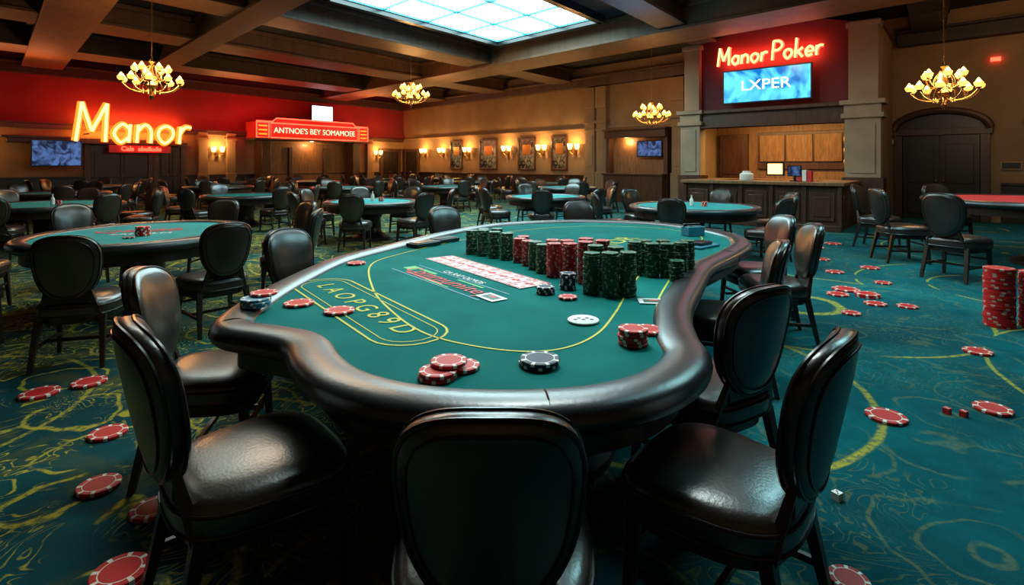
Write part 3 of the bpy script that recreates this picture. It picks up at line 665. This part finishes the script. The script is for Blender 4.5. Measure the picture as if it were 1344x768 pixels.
tv('point_of_sale_monitor',MBr@T(3.25,-2.15,1.42),.42,.34,NEONY)
b=MB(); b.lathe([(.16,0),(.17,.02),(.17,.16),(.1,.2),(.1,.24)],(0,0,0),20,0); b.obj('ice_bucket',[WHITE],MBr@T(2.6,-2.3,1.125))
b=MB(); b.box((0,0,.01),(.2,.2,.02),1); b.box((0,.0,.15),(.05,.05,.28),1); b.box((0,-.03,.25),(.3,.05,.26),1); b.box((0,-.058,.25),(.26,.01,.22),0); b.obj('cash_register',[SCRD,BLACK],MBr@T(3.75,-2.4,1.125))
tv('wall_television',MBr@T(2.5,-.3,3.83),2.4,1.0,SCRB,'LXPER')
neon('neon_sign',MBr@T(2.55,-.25,4.5),'Manor Poker',.215,.024,NEONY,NEONR,0,2.1)
b=MB(); b.box((0,-.05,0),(.2,.08,.1),0); b.obj('alarm_strobe',[NEONR],MR@T(28.0,0,4.3)); 
b=MB(); b.box((0,-.02,0),(.4,.03,.2),0); b.box((0,-.04,0),(.36,.01,.16),1); b.obj('wall_plaque',[BRASS,BLACK],MR@T(28.3,-.02,1.5))
# ---------------------------------------------------------------- lights
def area(name,loc,size,energy,col,target=None,sy=None):
    l=bpy.data.lights.new(name,'AREA'); l.energy=energy; l.color=col; l.shape='RECTANGLE'; l.size=size; l.size_y=sy or size
    o=bpy.data.objects.new(name,l); COL.objects.link(o); o.location=loc
    if target: o.rotation_euler=(Vector(target)-Vector(loc)).to_track_quat('-Z','Y').to_euler()
    return o
def spot(name,loc,energy,col,target,ang=110,r=.06):
    l=bpy.data.lights.new(name,'SPOT'); l.energy=energy; l.color=col; l.spot_size=math.radians(ang); l.spot_blend=.8; l.shadow_soft_size=r
    o=bpy.data.objects.new(name,l); COL.objects.link(o); o.location=loc; o.rotation_euler=(Vector(target)-Vector(loc)).to_track_quat('-Z','Y').to_euler(); return o
spot('table_key_spot',(.2,4.2,4.9),520,(.85,1,.97),(.1,3.2,.78),62,.5)
area('table_area_light',(.3,4.9,5.0),2.6,110,(.78,1,.98))
area('table_area_light',(.4,8.8,5.0),3.2,210,(.72,.96,1),(.2,4.5,.8),2.4)  # unseen lamp added to lay a sheen on rail and seats
area('ceiling_light_panel',(5.0,6.0,5.0),2.4,230,(.45,.95,1))
area('ceiling_light_panel',(-4.4,7.4,5.0),2.2,90,(.85,1,.9),(-3.6,5.5,.8))
area('warm_chair_fill',(-3.2,8.6,4.9),1.6,85,(1,.7,.45),(-1.2,2.0,.5))  # unseen lamp added to warm the left chairs, no fixture there
spot('downlight_spot',(2.8,3.2,4.9),85,(.45,.93,1),(3.1,3.4,0),105,.3)
for i,(x,y,e_,c) in enumerate(((-3,11,150,(.85,.97,1)),(3.3,10,170,(.6,1,1)),(1,13,140,(.7,1,1)),(-9,11,90,(1,.85,.7)),(-6,17,150,(1,.85,.65)),(-1.5,19,200,(.85,.97,.9)),(-11,18,130,(1,.7,.45)),(-5,24,160,(1,.75,.5)),(8.5,8.3,150,(1,.9,.85)),(6,12,160,(.5,.9,1)))):
    spot('downlight_spot',(x,y,5.05),e_,c,(x,y,0))
for s_,e_ in ((-3,35),(3,55),(9,90),(15,70)):
    p=ML@Vector((s_,-1.6,3.6)); t=ML@Vector((s_,0,4.3)); area('red_wall_wash',p,4.5,e_,(1,.02,.03),t,.3)  # hidden lamps added to throw red onto the upper wall
area('neon_halo_fill',ML@Vector((4.0,-.45,3.0)),3.6,120,(1,.3,.05),ML@Vector((4.0,0,3.0)),.9)  # hidden lamps added behind or before signs to imitate their halo
area('neon_halo_fill',ML@Vector((12.0,-1.25,3.3)),5.5,45,(1,.08,.04),ML@Vector((12.0,-.9,3.3)),.6)
area('neon_halo_fill',MBr@Vector((2.55,-.2,4.7)),2.6,45,(1,.12,.05),MBr@Vector((2.55,0,4.7)),.5)
for s_ in (0,7,14):
    p=ML@Vector((s_,-3.2,4.4)); t=ML@Vector((s_,-3.4,5.8)); area('ceiling_fill',p,2.0,38,(1,.25,.08),t,.6)  # added lamps without fixtures, brighten the ceiling from below
for s_ in (5,11,17):
    p=MR@Vector((s_,-2.2,4.6)); t=MR@Vector((s_,0,3.2)); area('wall_wash',p,4,18,(1,.58,.26),t,.3)
p=MR@Vector((29,-3,4.8)); t=MR@Vector((29,0,3)); area('wall_wash',p,4,28,(1,.6,.3),t,.3)
p=MBr@Vector((2.6,-1.5,5.3)); t=MBr@Vector((2.6,0,4.6)); area('bar_red_wash',p,3.5,7,(1,.05,.08),t,.2)
p=MBr@Vector((2.6,.6,2.8)); area('bar_ceiling_lamp',p,3,140,(1,.56,.18),MBr@Vector((2.6,1.2,0)),.6)
p=MBr@Vector((2.6,-3.4,4.9)); spot('counter_spot',p,140,(1,.75,.5),MBr@Vector((3.2,-1.0,1.5)),100)
for x,y in ((-4,10),(-2,15),(-7,16),(3,13),(-3,22)): 
    area('ceiling_fill',(x,y,4.3),1.2,20,(.12,.5,1) if x>-3 else (1,.5,.22),(x,y,6))  # more added lamps without fixtures, tint the ceiling blue and warm
w=bpy.data.worlds.new('world'); S.world=w; w.use_nodes=True; w.node_tree.nodes['Background'].inputs[0].default_value=(.02,.03,.04,1)
